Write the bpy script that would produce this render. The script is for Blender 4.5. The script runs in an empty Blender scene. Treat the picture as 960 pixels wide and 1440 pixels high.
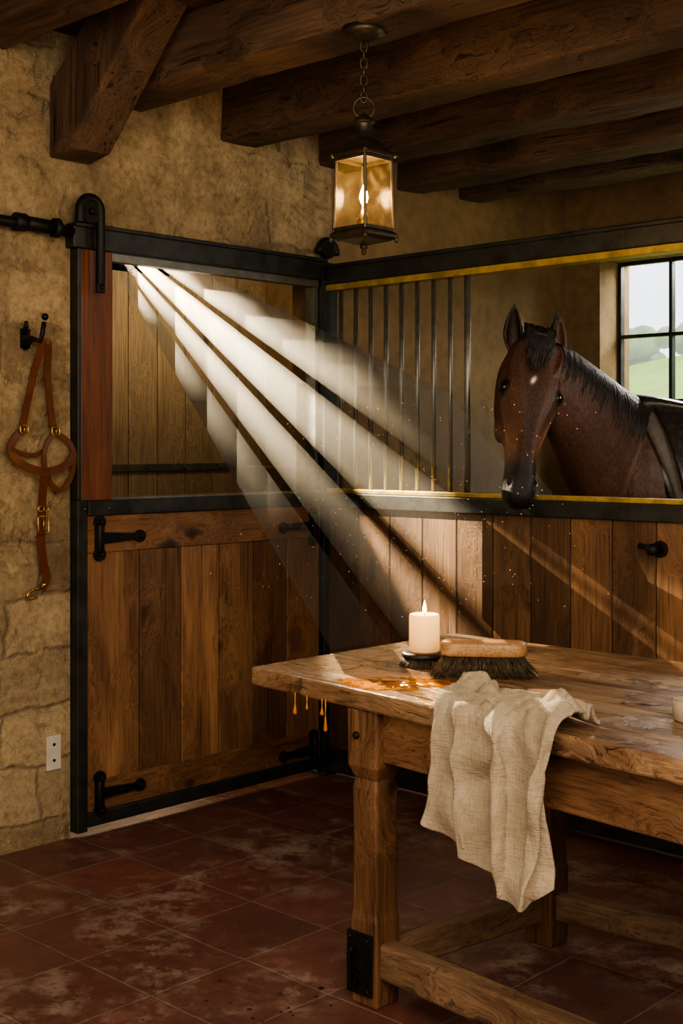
import bpy, bmesh, math, random
from mathutils import Vector as V, Matrix, noise
random.seed(11)
R=random.random
def U(a,b): return a+(b-a)*R()

# ------------------------------------------------------------ node helpers
def newmat(name):
    m=bpy.data.materials.new(name); m.use_nodes=True
    nt=m.node_tree; nt.nodes.clear()
    out=nt.nodes.new('ShaderNodeOutputMaterial')
    b=nt.nodes.new('ShaderNodeBsdfPrincipled')
    nt.links.new(b.outputs[0],out.inputs[0])
    return m,nt,b,out
def nd(nt,t,**kw):
    n=nt.nodes.new(t)
    for k,v in kw.items(): setattr(n,k,v)
    return n
def ln(nt,a,b): nt.links.new(a,b)
def mixc(nt,fac,a,b,blend='MIX'):
    n=nd(nt,'ShaderNodeMix',data_type='RGBA',blend_type=blend)
    for i,x in ((0,fac),(6,a),(7,b)):
        if isinstance(x,bpy.types.NodeSocket): ln(nt,x,n.inputs[i])
        elif i==0: n.inputs[0].default_value=x
        else: n.inputs[i].default_value=(*x,1) if len(x)==3 else x
    return n.outputs[2]
def math_(nt,op,a,b=None,c=None,clamp=False):
    n=nd(nt,'ShaderNodeMath',operation=op,use_clamp=clamp)
    for i,x in enumerate((a,b,c)):
        if x is None: continue
        if isinstance(x,bpy.types.NodeSocket): ln(nt,x,n.inputs[i])
        else: n.inputs[i].default_value=x
    return n.outputs[0]
def ramp(nt,fac,stops):
    n=nd(nt,'ShaderNodeValToRGB')
    el=n.color_ramp.elements
    while len(el)<len(stops): el.new(.5)
    for e,(p,c) in zip(el,stops):
        e.position=p; e.color=(*c,1) if len(c)==3 else c
    ln(nt,fac,n.inputs[0]); return n.outputs[0]
def mrange(nt,x,a,b,c,d,it='LINEAR'):
    n=nd(nt,'ShaderNodeMapRange',interpolation_type=it); ln(nt,x,n.inputs[0])
    for i,v in enumerate((a,b,c,d)): n.inputs[i+1].default_value=v
    return n.outputs[0]
def objco(nt): return nd(nt,'ShaderNodeTexCoord').outputs['Object']
def mapping(nt,vec,scale=(1,1,1),loc=(0,0,0)):
    n=nd(nt,'ShaderNodeMapping'); n.inputs['Scale'].default_value=scale; n.inputs['Location'].default_value=loc
    ln(nt,vec,n.inputs[0]); return n.outputs[0]
def noise_(nt,vec,scale,detail=4,rough=.55,dist=0):
    n=nd(nt,'ShaderNodeTexNoise'); n.inputs['Scale'].default_value=scale; n.inputs['Detail'].default_value=detail
    n.inputs['Roughness'].default_value=rough; n.inputs['Distortion'].default_value=dist
    ln(nt,vec,n.inputs['Vector']); return n.outputs[0]
def bump(nt,h,b,strength=.4,dist=.01):
    n=nd(nt,'ShaderNodeBump'); n.inputs['Strength'].default_value=strength; n.inputs['Distance'].default_value=dist
    ln(nt,h,n.inputs['Height']); ln(nt,n.outputs[0],b.inputs['Normal'])

def wood(name,light,dark,axis='z',rough=.55,stretch=9,scale=1.0,bs=.5,knots=True,worn=None,vary=.5,cracks=.5):
    m,nt,b,o=newmat(name)
    co=objco(nt)
    at=nd(nt,'ShaderNodeAttribute',attribute_name='tint')
    off=nd(nt,'ShaderNodeVectorMath',operation='SCALE'); ln(nt,at.outputs['Vector'],off.inputs[0]); off.inputs['Scale'].default_value=13
    add=nd(nt,'ShaderNodeVectorMath',operation='ADD'); ln(nt,co,add.inputs[0]); ln(nt,off.outputs[0],add.inputs[1])
    ax='xyz'.index(axis)
    def st(a,c,src=None):
        s=[a*scale]*3; s[ax]=c*scale; return mapping(nt,src or add.outputs[0],s)
    vo=nd(nt,'ShaderNodeTexVoronoi'); vo.inputs['Scale'].default_value=1
    w=nd(nt,'ShaderNodeTexNoise'); w.inputs['Scale'].default_value=1; w.inputs['Detail'].default_value=2; ln(nt,mapping(nt,add.outputs[0],(9,9,9)),w.inputs['Vector'])
    wsc=nd(nt,'ShaderNodeVectorMath',operation='SCALE'); ln(nt,w.outputs['Color'],wsc.inputs[0]); wsc.inputs['Scale'].default_value=.35
    ad=nd(nt,'ShaderNodeVectorMath',operation='ADD'); ln(nt,st(4.2,2.2),ad.inputs[0]); ln(nt,wsc.outputs[0],ad.inputs[1])
    ln(nt,ad.outputs[0],vo.inputs['Vector'])
    kd=vo.outputs['Distance']
    kr=mrange(nt,kd,.05,.5,.14 if knots else 0,0)
    cb=nd(nt,'ShaderNodeCombineXYZ')
    for i in range(3):
        if i!=ax: ln(nt,kr,cb.inputs[i])
    add2=nd(nt,'ShaderNodeVectorMath',operation='ADD'); ln(nt,add.outputs[0],add2.inputs[0]); ln(nt,cb.outputs[0],add2.inputs[1]); src=add2.outputs[0]
    n1=noise_(nt,st(stretch,.8,src),1.5,6,.62,.5)
    n2=noise_(nt,st(75,3.0,src),1.5,3,.65,.1)
    n3=noise_(nt,st(32,1.0,src),1.5,4,.7,.4)
    mid=tuple((a*.5+c*.5) for a,c in zip(light,dark))
    c=ramp(nt,n1,[(.32,dark),(.5,mid),(.66,light)])
    g=ramp(nt,n2,[(.32,(.5,.5,.5)),(.58,(1.1,1.1,1.1))])
    c=mixc(nt,.85,c,g,'MULTIPLY')
    ck=ramp(nt,n3,[(.34,(.2,.18,.16)),(.40,(1,1,1))])
    c=mixc(nt,cracks,c,ck,'MULTIPLY')
    tv=math_(nt,'MULTIPLY_ADD',at.outputs['Fac'],vary*1.3,1-vary*.65)
    cmb=nd(nt,'ShaderNodeCombineColor')
    for i in range(3): ln(nt,tv,cmb.inputs[i])
    c=mixc(nt,1.0,c,cmb.outputs[0],'MULTIPLY')
    if knots:
        kf=ramp(nt,kd,[(.05,(1,1,1)),(.11,(.6,.6,.6)),(.14,(.1,.1,.1)),(.17,(.35,.35,.35)),(.25,(0,0,0))])
        c=mixc(nt,kf,c,tuple(x*.3 for x in dark))
    if worn:
        nw=noise_(nt,mapping(nt,co,(3,3,3)),1,6,.65)
        wf=ramp(nt,nw,[(.5,(0,0,0)),(.66,(1,1,1))])
        c=mixc(nt,math_(nt,'MULTIPLY',wf,.45),c,worn)
        ns=noise_(nt,mapping(nt,co,(5,5,5),(7,3,1)),1,7,.7,.8)
        c=mixc(nt,ramp(nt,ns,[(.56,(0,0,0)),(.62,(.8,.8,.8))]),c,tuple(x*.5 for x in dark))
    ln(nt,c,b.inputs['Base Color'])
    rr=math_(nt,'MULTIPLY_ADD',n1,.4,rough-.2); ln(nt,rr,b.inputs['Roughness'])
    h=math_(nt,'ADD',math_(nt,'MULTIPLY',n2,.6),n1)
    hk=nd(nt,'ShaderNodeRGBToBW'); ln(nt,ck,hk.inputs[0]); h=math_(nt,'MULTIPLY_ADD',hk.outputs[0],cracks*.9,h)
    bump(nt,h,b,bs,.006)
    return m

def stone(name,axes='yz'):
    m,nt,b,o=newmat(name)
    co=objco(nt)
    sep=nd(nt,'ShaderNodeSeparateXYZ'); ln(nt,co,sep.inputs[0])
    cb=nd(nt,'ShaderNodeCombineXYZ')
    ln(nt,sep.outputs['XYZ'.index(axes[0].upper())],cb.inputs[0]); ln(nt,sep.outputs[2],cb.inputs[1])
    def warp(scale,amt,vec):
        nn=nd(nt,'ShaderNodeTexNoise'); nn.inputs['Scale'].default_value=scale; nn.inputs['Detail'].default_value=5; ln(nt,co,nn.inputs['Vector'])
        sc=nd(nt,'ShaderNodeVectorMath',operation='SCALE'); ln(nt,nn.outputs['Color'],sc.inputs[0]); sc.inputs['Scale'].default_value=amt
        ad=nd(nt,'ShaderNodeVectorMath',operation='ADD'); ln(nt,vec,ad.inputs[0]); ln(nt,sc.outputs[0],ad.inputs[1]); return ad.outputs[0]
    vec=warp(1.9,.14,cb.outputs[0]); vec=warp(8,.07,vec)
    br=nd(nt,'ShaderNodeTexBrick'); br.offset=.43; br.squash=1.5; br.squash_frequency=3
    br.inputs['Scale'].default_value=1; br.inputs['Brick Width'].default_value=.34; br.inputs['Row Height'].default_value=.20
    br.inputs['Mortar Size'].default_value=.014; br.inputs['Mortar Smooth'].default_value=1
    br.inputs['Color1'].default_value=(.54,.43,.27,1); br.inputs['Color2'].default_value=(.29,.22,.13,1); br.inputs['Mortar'].default_value=(.33,.26,.165,1)
    ln(nt,vec,br.inputs['Vector'])
    n1=noise_(nt,co,2.2,8,.65,.6); n2=noise_(nt,co,34,8,.75); n3=noise_(nt,mapping(nt,co,(1,1,1),(4,2,7)),1.7,8,.68,.5); n4=noise_(nt,mapping(nt,co,(1,1,1),(1,9,3)),8,9,.78,.3)
    hz_=mrange(nt,sep.outputs[2],.6,1.4,-.09,.02)
    n3=math_(nt,'ADD',n3,hz_)
    c=mixc(nt,.9,br.outputs[0],ramp(nt,n1,[(.3,(.46,.42,.36)),(.5,(.97,.94,.9)),(.7,(1.35,1.3,1.2))]),'MULTIPLY')
    pf=ramp(nt,n3,[(.47,(0,0,0)),(.50,(1,1,1))])
    pl=mixc(nt,.9,ramp(nt,n4,[(.3,(.31,.235,.135)),(.6,(.48,.38,.235))]),ramp(nt,n1,[(.32,(.46,.42,.36)),(.62,(1.2,1.16,1.08))]),'MULTIPLY')
    c=mixc(nt,math_(nt,'MULTIPLY',pf,.82),c,pl)
    c=mixc(nt,.7,c,ramp(nt,n2,[(.34,(.5,.47,.43)),(.56,(1.12,1.12,1.12))]),'MULTIPLY')
    c=mixc(nt,.65,c,ramp(nt,n4,[(.34,(.36,.33,.28)),(.43,(1,1,1))]),'MULTIPLY')
    ln(nt,c,b.inputs['Base Color']); b.inputs['Roughness'].default_value=.92
    inv=math_(nt,'SUBTRACT',1.0,math_(nt,'MULTIPLY',pf,.8))
    h=math_(nt,'MULTIPLY',math_(nt,'MULTIPLY',br.outputs['Fac'],-.32),inv)
    h=math_(nt,'ADD',h,math_(nt,'MULTIPLY',n2,.2)); h=math_(nt,'ADD',h,math_(nt,'MULTIPLY',n4,math_(nt,'MULTIPLY_ADD',inv,.6,.25))); h=math_(nt,'ADD',h,math_(nt,'MULTIPLY',pf,.45)); h=math_(nt,'ADD',h,n1)
    bump(nt,h,b,.85,.036)
    return m

def plaster(name,c1,c2):
    m,nt,b,o=newmat(name); co=objco(nt)
    n1=noise_(nt,co,1.6,7,.62,.3); n2=noise_(nt,co,14,5,.6)
    c=ramp(nt,n1,[(.3,c2),(.65,c1)])
    c=mixc(nt,.6,c,ramp(nt,n2,[(.3,(.65,.62,.55)),(.6,(1.05,1.05,1.05))]),'MULTIPLY')
    ln(nt,c,b.inputs['Base Color']); b.inputs['Roughness'].default_value=.9
    bump(nt,math_(nt,'ADD',n1,math_(nt,'MULTIPLY',n2,.3)),b,.6,.03); return m

def plain(name,col,rough=.5,metal=0,nscale=20,var=.3,bs=.15,bd=.003,emis=None,es=0,trans=0,sss=0,spec=.5):
    m,nt,b,o=newmat(name); co=objco(nt)
    n=noise_(nt,co,nscale,5,.6)
    c=ramp(nt,n,[(.3,tuple(x*(1-var) for x in col)),(.7,tuple(min(1,x*(1+var)) for x in col))])
    ln(nt,c,b.inputs['Base Color']); b.inputs['Metallic'].default_value=metal
    ln(nt,math_(nt,'MULTIPLY_ADD',n,.3,rough-.15),b.inputs['Roughness'])
    b.inputs['Specular IOR Level'].default_value=spec
    if bs: bump(nt,n,b,bs,bd)
    if emis: b.inputs['Emission Color'].default_value=(*emis,1); b.inputs['Emission Strength'].default_value=es
    if trans: b.inputs['Transmission Weight'].default_value=trans
    if sss: b.inputs['Subsurface Weight'].default_value=sss; b.inputs['Subsurface Radius'].default_value=(.05,.03,.01)
    return m

def floor_mat():
    m,nt,b,o=newmat('terracotta_tiles'); co=objco(nt)
    nn=nd(nt,'ShaderNodeTexNoise'); nn.inputs['Scale'].default_value=5; ln(nt,co,nn.inputs['Vector'])
    sc=nd(nt,'ShaderNodeVectorMath',operation='SCALE'); ln(nt,nn.outputs['Color'],sc.inputs[0]); sc.inputs['Scale'].default_value=.014
    ad=nd(nt,'ShaderNodeVectorMath',operation='ADD'); ln(nt,co,ad.inputs[0]); ln(nt,sc.outputs[0],ad.inputs[1])
    br=nd(nt,'ShaderNodeTexBrick'); br.offset=0; br.squash=1
    br.inputs['Scale'].default_value=1; br.inputs['Brick Width'].default_value=.33; br.inputs['Row Height'].default_value=.33
    br.inputs['Mortar Size'].default_value=.0045; br.inputs['Mortar Smooth'].default_value=.5
    br.inputs['Color1'].default_value=(.225,.085,.068,1); br.inputs['Color2'].default_value=(.15,.063,.052,1); br.inputs['Mortar'].default_value=(.26,.20,.16,1)
    ln(nt,ad.outputs[0],br.inputs['Vector'])
    n1=noise_(nt,co,1.7,7,.65,.5); n2=noise_(nt,co,11,9,.8); n3=noise_(nt,mapping(nt,co,(1,1,1),(3,1,0)),2.3,9,.78,.5)
    c=mixc(nt,.8,br.outputs[0],ramp(nt,n2,[(.3,(.5,.46,.42)),(.65,(1.2,1.17,1.17))]),'MULTIPLY')
    df=ramp(nt,n3,[(.49,(0,0,0)),(.60,(1,1,1))]); sp=ramp(nt,n2,[(.45,(0,0,0)),(.56,(1,1,1))])
    c=mixc(nt,math_(nt,'MULTIPLY',df,math_(nt,'MULTIPLY',sp,.6)),c,(.45,.37,.31))
    df2=ramp(nt,n1,[(.36,(1,1,1)),(.5,(0,0,0))])
    c=mixc(nt,math_(nt,'MULTIPLY',df2,.4),c,(.10,.058,.048))
    ln(nt,c,b.inputs['Base Color'])
    ln(nt,math_(nt,'MULTIPLY_ADD',n3,.8,-.04),b.inputs['Roughness'])
    h=math_(nt,'MULTIPLY_ADD',br.outputs['Fac'],-.8,math_(nt,'MULTIPLY',n2,.7))
    bump(nt,h,b,.5,.008); return m

M={}
M['stone']=stone('ochre_stone_masonry','yz')
M['plaster']=plaster('brown_lime_plaster',(.29,.19,.09),(.17,.11,.052))
M['floor']=floor_mat()
M['beam']=wood('old_beam_oak',(.15,.085,.047),(.046,.025,.015),'x',.85,4.5,bs=1.0,vary=.3,cracks=.95)
M['brace']=wood('old_brace_oak',(.15,.085,.047),(.046,.025,.015),'z',.85,4.5,bs=1.0,vary=.2,cracks=.95)
M['ceil']=wood('ceiling_board_wood',(.12,.056,.029),(.046,.022,.013),'y',.75,8,vary=.5)
M['plank']=wood('stall_plank_wood',(.20,.105,.048),(.085,.041,.02),'z',.55,5,vary=.9,cracks=.65)
M['doorplank']=wood('door_plank_wood',(.30,.155,.068),(.12,.056,.026),'z',.55,5,vary=.85,cracks=.65)
M['plankh']=wood('stall_rail_wood',(.30,.15,.064),(.13,.058,.027),'y',.55,5,vary=.4,cracks=.6)
M['post']=wood('red_brown_post_wood',(.20,.075,.04),(.13,.046,.024),'z',.45,7,knots=False,vary=.1,cracks=.2)
M['table']=wood('table_top_wood',(.44,.28,.155),(.17,.083,.041),'x',.25,5,bs=.8,vary=.35,worn=(.54,.41,.27),cracks=.85)
M['leg']=wood('table_leg_wood',(.27,.14,.065),(.11,.052,.025),'z',.45,6,bs=.6,vary=.2,cracks=.6)
M['apron']=wood('table_apron_wood',(.27,.14,.065),(.11,.052,.025),'x',.45,6,bs=.6,vary=.2,cracks=.6)
M['stretch']=wood('table_stretcher_wood',(.29,.18,.105),(.125,.07,.038),'x',.55,6,bs=.6,vary=.2)
M['stretchy']=wood('table_side_stretcher_wood',(.29,.18,.105),(.125,.07,.038),'y',.55,6,bs=.6,vary=.2)
M['backwood']=wood('back_partition_wood',(.35,.25,.14),(.26,.18,.10),'z',.75,6,vary=.15,cracks=.15)
M['gobo_black']=plain('gobo_matte_black',(.006,.0055,.005),.95,0,20,.3,.1,spec=.0)  # matte black so the added gobo bounces no light
M['iron']=plain('black_iron',(.018,.017,.016),.5,.6,40,.4,.3,.002)
M['steel']=plain('dark_galvanised_steel',(.055,.058,.056),.45,.7,14,.35,.2,.002)
M['greyiron']=plain('weathered_grey_iron',(.11,.10,.08),.6,.3,14,.35,.2,.002)
M['bar']=plain('grey_steel_bar',(.24,.235,.21),.4,.8,20,.2,.1,.001)
M['yellow']=plain('yellow_ochre_strip',(.40,.29,.07),.45,.3,18,.4,.2,.001)  # one yellow-ochre tone for both rail strips
M['brass']=plain('brass',(.60,.40,.15),.3,1,40,.2,.1,.001)
M['leather']=plain('tan_leather',(.125,.040,.015),.36,0,30,.2,.15,.001)
M['bronze']=plain('aged_bronze',(.085,.065,.042),.42,.75,30,.4,.3,.002)
m=plain('cream_wax',(.80,.56,.27),.5,0,10,.05,0,emis=(1,.47,.13),es=.62,sss=.4); nt=m.node_tree
co=objco(nt); sp=nd(nt,'ShaderNodeSeparateXYZ'); ln(nt,co,sp.inputs[0])
pb=[n for n in nt.nodes if n.type=='BSDF_PRINCIPLED'][0]; ln(nt,mrange(nt,sp.outputs[2],0,.105,.42,1.9),pb.inputs['Emission Strength']); M['wax']=m  # emission rising toward the top paints the flame's glow into the wax
M['wick']=plain('burnt_wick',(.02,.015,.01),.9)
M['brushwood']=wood('beech_brush_back',(.52,.30,.14),(.40,.22,.10),'x',.35,5,scale=1.5,knots=False,bs=.03,cracks=0)
M['bristle']=plain('dark_bristle',(.10,.075,.045),.6,0,60,.8,0)
M['black']=plain('black_round_brush_back',(.03,.022,.018),.4,0,40,.3,.1)
M['white']=plain('white_card',(.66,.62,.55),.5,0,20,.1,.1)
M['ceramic']=plain('cream_ceramic',(.5,.43,.33),.3,0,10,.1,.05)
M['grass']=plain('meadow_grass',(.36,.52,.14),.9,0,3,.25,.3,.02,emis=(.42,.55,.18),es=.75)  # emission stands in for daylight on the grass
M['tree']=plain('misty_foliage',(.30,.38,.24),.9,0,4,.3,.5,.05,emis=(.42,.48,.40),es=.8)  # foliage brightened by emission in place of daylight
M['mane']=plain('black_mane_hair',(.018,.013,.011),.45,0,50,.3,0)
M['eye']=plain('dark_eye',(.012,.007,.005),.04,0,10,.1,0)
M['saddle']=plain('black_saddle_leather',(.022,.018,.017),.25,0,40,.3,.15,.001)
M['pad']=plain('dark_saddle_pad',(.085,.07,.058),.7,0,50,.25,.3,.002)
m,nt,b,o=newmat('natural_linen'); co=objco(nt)
n1=noise_(nt,mapping(nt,co,(260,40,40)),1,2); n2=noise_(nt,mapping(nt,co,(30,30,260)),1,2); n3=noise_(nt,co,9,4)
c=mixc(nt,.6,ramp(nt,n3,[(.3,(.38,.305,.21)),(.7,(.54,.45,.33))]),ramp(nt,math_(nt,'MULTIPLY',math_(nt,'ADD',n1,n2),.5),[(.35,(.7,.68,.64)),(.6,(1.05,1.05,1.05))]),'MULTIPLY')
ln(nt,c,b.inputs['Base Color']); b.inputs['Roughness'].default_value=.9; b.inputs['Sheen Weight'].default_value=.1
bump(nt,math_(nt,'ADD',math_(nt,'ADD',n1,n2),math_(nt,'MULTIPLY',noise_(nt,co,22,3,.5,.6),2.5)),b,.7,.004); M['linen']=m
m,nt,b,o=newmat('old_lantern_glass'); nt.nodes.remove(b)
gl=nd(nt,'ShaderNodeBsdfGlossy'); gl.inputs['Roughness'].default_value=.25
tr=nd(nt,'ShaderNodeBsdfTransparent'); tr.inputs[0].default_value=(1,.96,.88,1)
df=nd(nt,'ShaderNodeBsdfTranslucent'); df.inputs[0].default_value=(1,.78,.42,1)
mx=nd(nt,'ShaderNodeMixShader'); mx.inputs[0].default_value=.02; ln(nt,tr.outputs[0],mx.inputs[1]); ln(nt,gl.outputs[0],mx.inputs[2])
mx2=nd(nt,'ShaderNodeMixShader'); co=objco(nt); nz=noise_(nt,co,30,6,.7)
ln(nt,ramp(nt,nz,[(.45,(.005,.005,.005)),(.7,(.045,.045,.045))]),mx2.inputs[0]); ln(nt,mx.outputs[0],mx2.inputs[1]); ln(nt,df.outputs[0],mx2.inputs[2]); ln(nt,mx2.outputs[0],o.inputs[0]); M['glass']=m
m,nt,b,o=newmat('window_glass'); nt.nodes.remove(b)
gl=nd(nt,'ShaderNodeBsdfGlossy'); gl.inputs['Roughness'].default_value=.05
tr=nd(nt,'ShaderNodeBsdfTransparent'); co=objco(nt); ln(nt,ramp(nt,noise_(nt,co,3,2),[(.3,(.93,.95,.95)),(.7,(1,1,1))]),tr.inputs[0])
mx=nd(nt,'ShaderNodeMixShader'); mx.inputs[0].default_value=.04; ln(nt,tr.outputs[0],mx.inputs[1]); ln(nt,gl.outputs[0],mx.inputs[2]); ln(nt,mx.outputs[0],o.inputs[0]); M['wglass']=m
def emit(name,c,s,c2=None,rng=None):
    m,nt,b,o=newmat(name); nt.nodes.remove(b); e=nd(nt,'ShaderNodeEmission'); e.inputs[1].default_value=s
    co=objco(nt); sp=nd(nt,'ShaderNodeSeparateXYZ'); ln(nt,co,sp.inputs[0])
    z=sp.outputs[2]
    if rng: z=mrange(nt,z,rng[0],rng[1],0,1)
    ln(nt,ramp(nt,z,[(0,c),(1,c2 or c)]),e.inputs[0]); ln(nt,e.outputs[0],o.inputs[0]); return m
M['flame']=emit('flame',(1,.42,.07),18,(1,.62,.20),(0,.04))
M['lampflame']=emit('lamp_flame',(1,.50,.12),80,(1,.68,.28),(0,.05))
M['sky']=emit('pale_sky',(.95,.97,.95),3.2,(.80,.89,.96),(0,7))
m,nt,b,o=newmat('amber_syrup'); co=objco(nt); n=noise_(nt,co,30,2)
ln(nt,ramp(nt,n,[(.3,(.50,.15,.004)),(.7,(.80,.32,.02))]),b.inputs['Base Color']); b.inputs['Roughness'].default_value=.05; b.inputs['Subsurface Weight'].default_value=.3; b.inputs['Subsurface Radius'].default_value=(.02,.008,.002)
M['amber']=m
M['redwax']=plain('red_wax',(.07,.022,.014),.4)
M['wet']=plain('water_drop',(.05,.03,.02),.03,0,10,.1,0)
M['mote']=plain('dust',(.9,.75,.5),.8,emis=(1,.75,.4),es=.5)  # glow added so the motes look lit by the beam
m,nt,b,o=newmat('bay_horse_coat'); at=nd(nt,'ShaderNodeAttribute',attribute_name='col'); co=objco(nt)
n1=noise_(nt,mapping(nt,co,(190,190,50)),1,3); n0=noise_(nt,co,6,4)
c=mixc(nt,.8,at.outputs['Color'],ramp(nt,n1,[(.3,(.4,.4,.4)),(.65,(1.3,1.3,1.3))]),'MULTIPLY')
c=mixc(nt,.6,c,ramp(nt,n0,[(.3,(.5,.45,.42)),(.65,(1.3,1.25,1.2))]),'MULTIPLY')
ln(nt,c,b.inputs['Base Color']); b.inputs['Roughness'].default_value=.52; b.inputs['Specular IOR Level'].default_value=.38
bump(nt,math_(nt,'ADD',n1,math_(nt,'MULTIPLY',n0,1.5)),b,.8,.003); M['coat']=m
# dusty air, density stepped down along the beams so they fade
def air(name,dens):
    m,nt,b,o=newmat(name); nt.nodes.remove(b)
    vs=nd(nt,'ShaderNodeVolumeScatter'); vs.inputs['Color'].default_value=(1,.95,.85,1); vs.inputs['Anisotropy'].default_value=.3; vs.inputs['Density'].default_value=dens
    ln(nt,vs.outputs[0],o.inputs['Volume']); M[name]=m
SEG=[(-.5,-.1,.15),(-.1,.3,.20),(.3,.6,.20),(.6,.85,.165),(.85,1.08,.12),(1.08,1.28,.075),(1.28,1.45,.035)]
for i,(a_,b_,d_) in enumerate(SEG): air('dusty_air_%d'%i,d_)

# ------------------------------------------------------------ mesh builder
class MB:
    def __init__(s): s.v=[];s.f=[];s.t=[];s.sm=[]
    def add(s,vs,fs,t=0.5,sm=False):
        o=len(s.v); s.v+= [V(p) for p in vs]
        for f in fs: s.f.append([i+o for i in f]); s.t.append(t); s.sm.append(sm)
    def box(s,a,b,t=None):
        t=R() if t is None else t
        x0,y0,z0=a;x1,y1,z1=b
        s.add([(x0,y0,z0),(x1,y0,z0),(x1,y1,z0),(x0,y1,z0),(x0,y0,z1),(x1,y0,z1),(x1,y1,z1),(x0,y1,z1)],
          [(0,3,2,1),(4,5,6,7),(0,1,5,4),(1,2,6,5),(2,3,7,6),(3,0,4,7)],t)
    def prism(s,pts,d,t=.5,sm=False):
        n=len(pts); d=V(d)
        s.add([V(p) for p in pts]+[V(p)+d for p in pts],[tuple(range(n))[::-1],tuple(range(n,2*n))]+[(i,(i+1)%n,n+(i+1)%n,n+i) for i in range(n)],t,sm)
    def loft(s,rings,t=.5,sm=True,caps=True,closed=False):
        n=len(rings[0]);vs=[p for r in rings for p in r];fs=[]
        m=len(rings)
        for i in range(m if closed else m-1):
            a=i*n;b=((i+1)%m)*n
            for k in range(n): fs.append((a+k,a+(k+1)%n,b+(k+1)%n,b+k))
        if caps and not closed: fs.append(tuple(range(n))[::-1]); fs.append(tuple((m-1)*n+k for k in range(n)))
        s.add(vs,fs,t,sm)
    def tube(s,pts,r,n=10,closed=False,t=.5,sm=True):
        pts=[V(p) for p in pts];m=len(pts)
        rs=r if isinstance(r,(list,tuple)) else [r]*m
        T=[]
        for i in range(m):
            if closed: d=pts[(i+1)%m]-pts[i-1]
            else: d=pts[min(i+1,m-1)]-pts[max(i-1,0)]
            T.append(d.normalized())
        nrm=T[0].orthogonal().normalized();rings=[]
        for i in range(m):
            nrm=(nrm-T[i]*nrm.dot(T[i])).normalized(); bn=T[i].cross(nrm)
            rings.append([pts[i]+(nrm*math.cos(a)+bn*math.sin(a))*rs[i] for a in [2*math.pi*k/n for k in range(n)]])
        s.loft(rings,t,sm,True,closed)
    def ribbon(s,pts,w,th,nrm,closed=False,t=.5):
        pts=[V(p) for p in pts];m=len(pts);nrm=V(nrm).normalized();rings=[]
        for i in range(m):
            if closed: d=pts[(i+1)%m]-pts[i-1]
            else: d=pts[min(i+1,m-1)]-pts[max(i-1,0)]
            sd=d.normalized().cross(nrm).normalized()*w/2;h=nrm*th/2
            rings.append([pts[i]-sd-h,pts[i]+sd-h,pts[i]+sd+h,pts[i]-sd+h])
        s.loft(rings,t,False,True,closed)
    def ball(s,c,r,n=14,m=8,t=.5,frame=None):
        c=V(c);r=(r,r,r) if isinstance(r,(int,float)) else r
        fx,fy,fz=frame or (V((1,0,0)),V((0,1,0)),V((0,0,1)))
        rings=[]
        for j in range(m+1):
            ph=-math.pi/2+math.pi*j/m; ph=max(-1.55,min(1.55,ph))
            rings.append([c+fx*(r[0]*math.cos(ph)*math.cos(a))+fy*(r[1]*math.cos(ph)*math.sin(a))+fz*(r[2]*math.sin(ph)) for a in [2*math.pi*k/n for k in range(n)]])
        s.loft(rings,t,True)
    def lathe(s,c,prof,n=24,t=.5,sm=True,rot=0):
        c=V(c)
        s.loft([[c+V((r*math.cos(a),r*math.sin(a),z)) for a in [rot+2*math.pi*k/n for k in range(n)]] for r,z in prof],t,sm)
ORG={}
def setp(ob,parent):
    if parent is not None:
        ob.parent=parent; ob.location=ORG[ob.name]-ORG[parent.name]
def mk(name,mb,mat,parent=None,bevel=0,label=None,cat=None,kind=None,group=None,origin=None,subsurf=0,solid=0):
    xs=[p.x for p in mb.v];ys=[p.y for p in mb.v];zs=[p.z for p in mb.v]
    o=V(origin) if origin else V(((min(xs)+max(xs))/2,(min(ys)+max(ys))/2,min(zs)))
    me=bpy.data.meshes.new(name); me.from_pydata([p-o for p in mb.v],[],mb.f); me.update()
    a=me.attributes.new('tint','FLOAT','FACE'); a.data.foreach_set('value',mb.t)
    me.polygons.foreach_set('use_smooth',mb.sm)
    me.materials.append(M[mat])
    ob=bpy.data.objects.new(name,me); bpy.context.scene.collection.objects.link(ob)
    ORG[ob.name]=o; ob.location=o
    setp(ob,parent)
    if bevel:
        md=ob.modifiers.new('Bevel','BEVEL'); md.width=bevel; md.segments=2; md.limit_method='ANGLE'; md.angle_limit=.7
    if solid: md=ob.modifiers.new('S','SOLIDIFY'); md.thickness=solid; md.offset=0
    if subsurf: md=ob.modifiers.new('SS','SUBSURF'); md.levels=subsurf; md.render_levels=subsurf
    tag(ob,label,cat,kind,group); return ob
def tag(ob,label=None,cat=None,kind=None,group=None):
    if label: ob['label']=label
    if cat: ob['category']=cat
    if kind: ob['kind']=kind
    if group: ob['group']=group
def empty(name,loc,label,cat,kind=None,group=None):
    e=bpy.data.objects.new(name,None); bpy.context.scene.collection.objects.link(e); e.location=loc; ORG[e.name]=V(loc); e.empty_display_size=.05
    tag(e,label,cat,kind,group); return e

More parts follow.
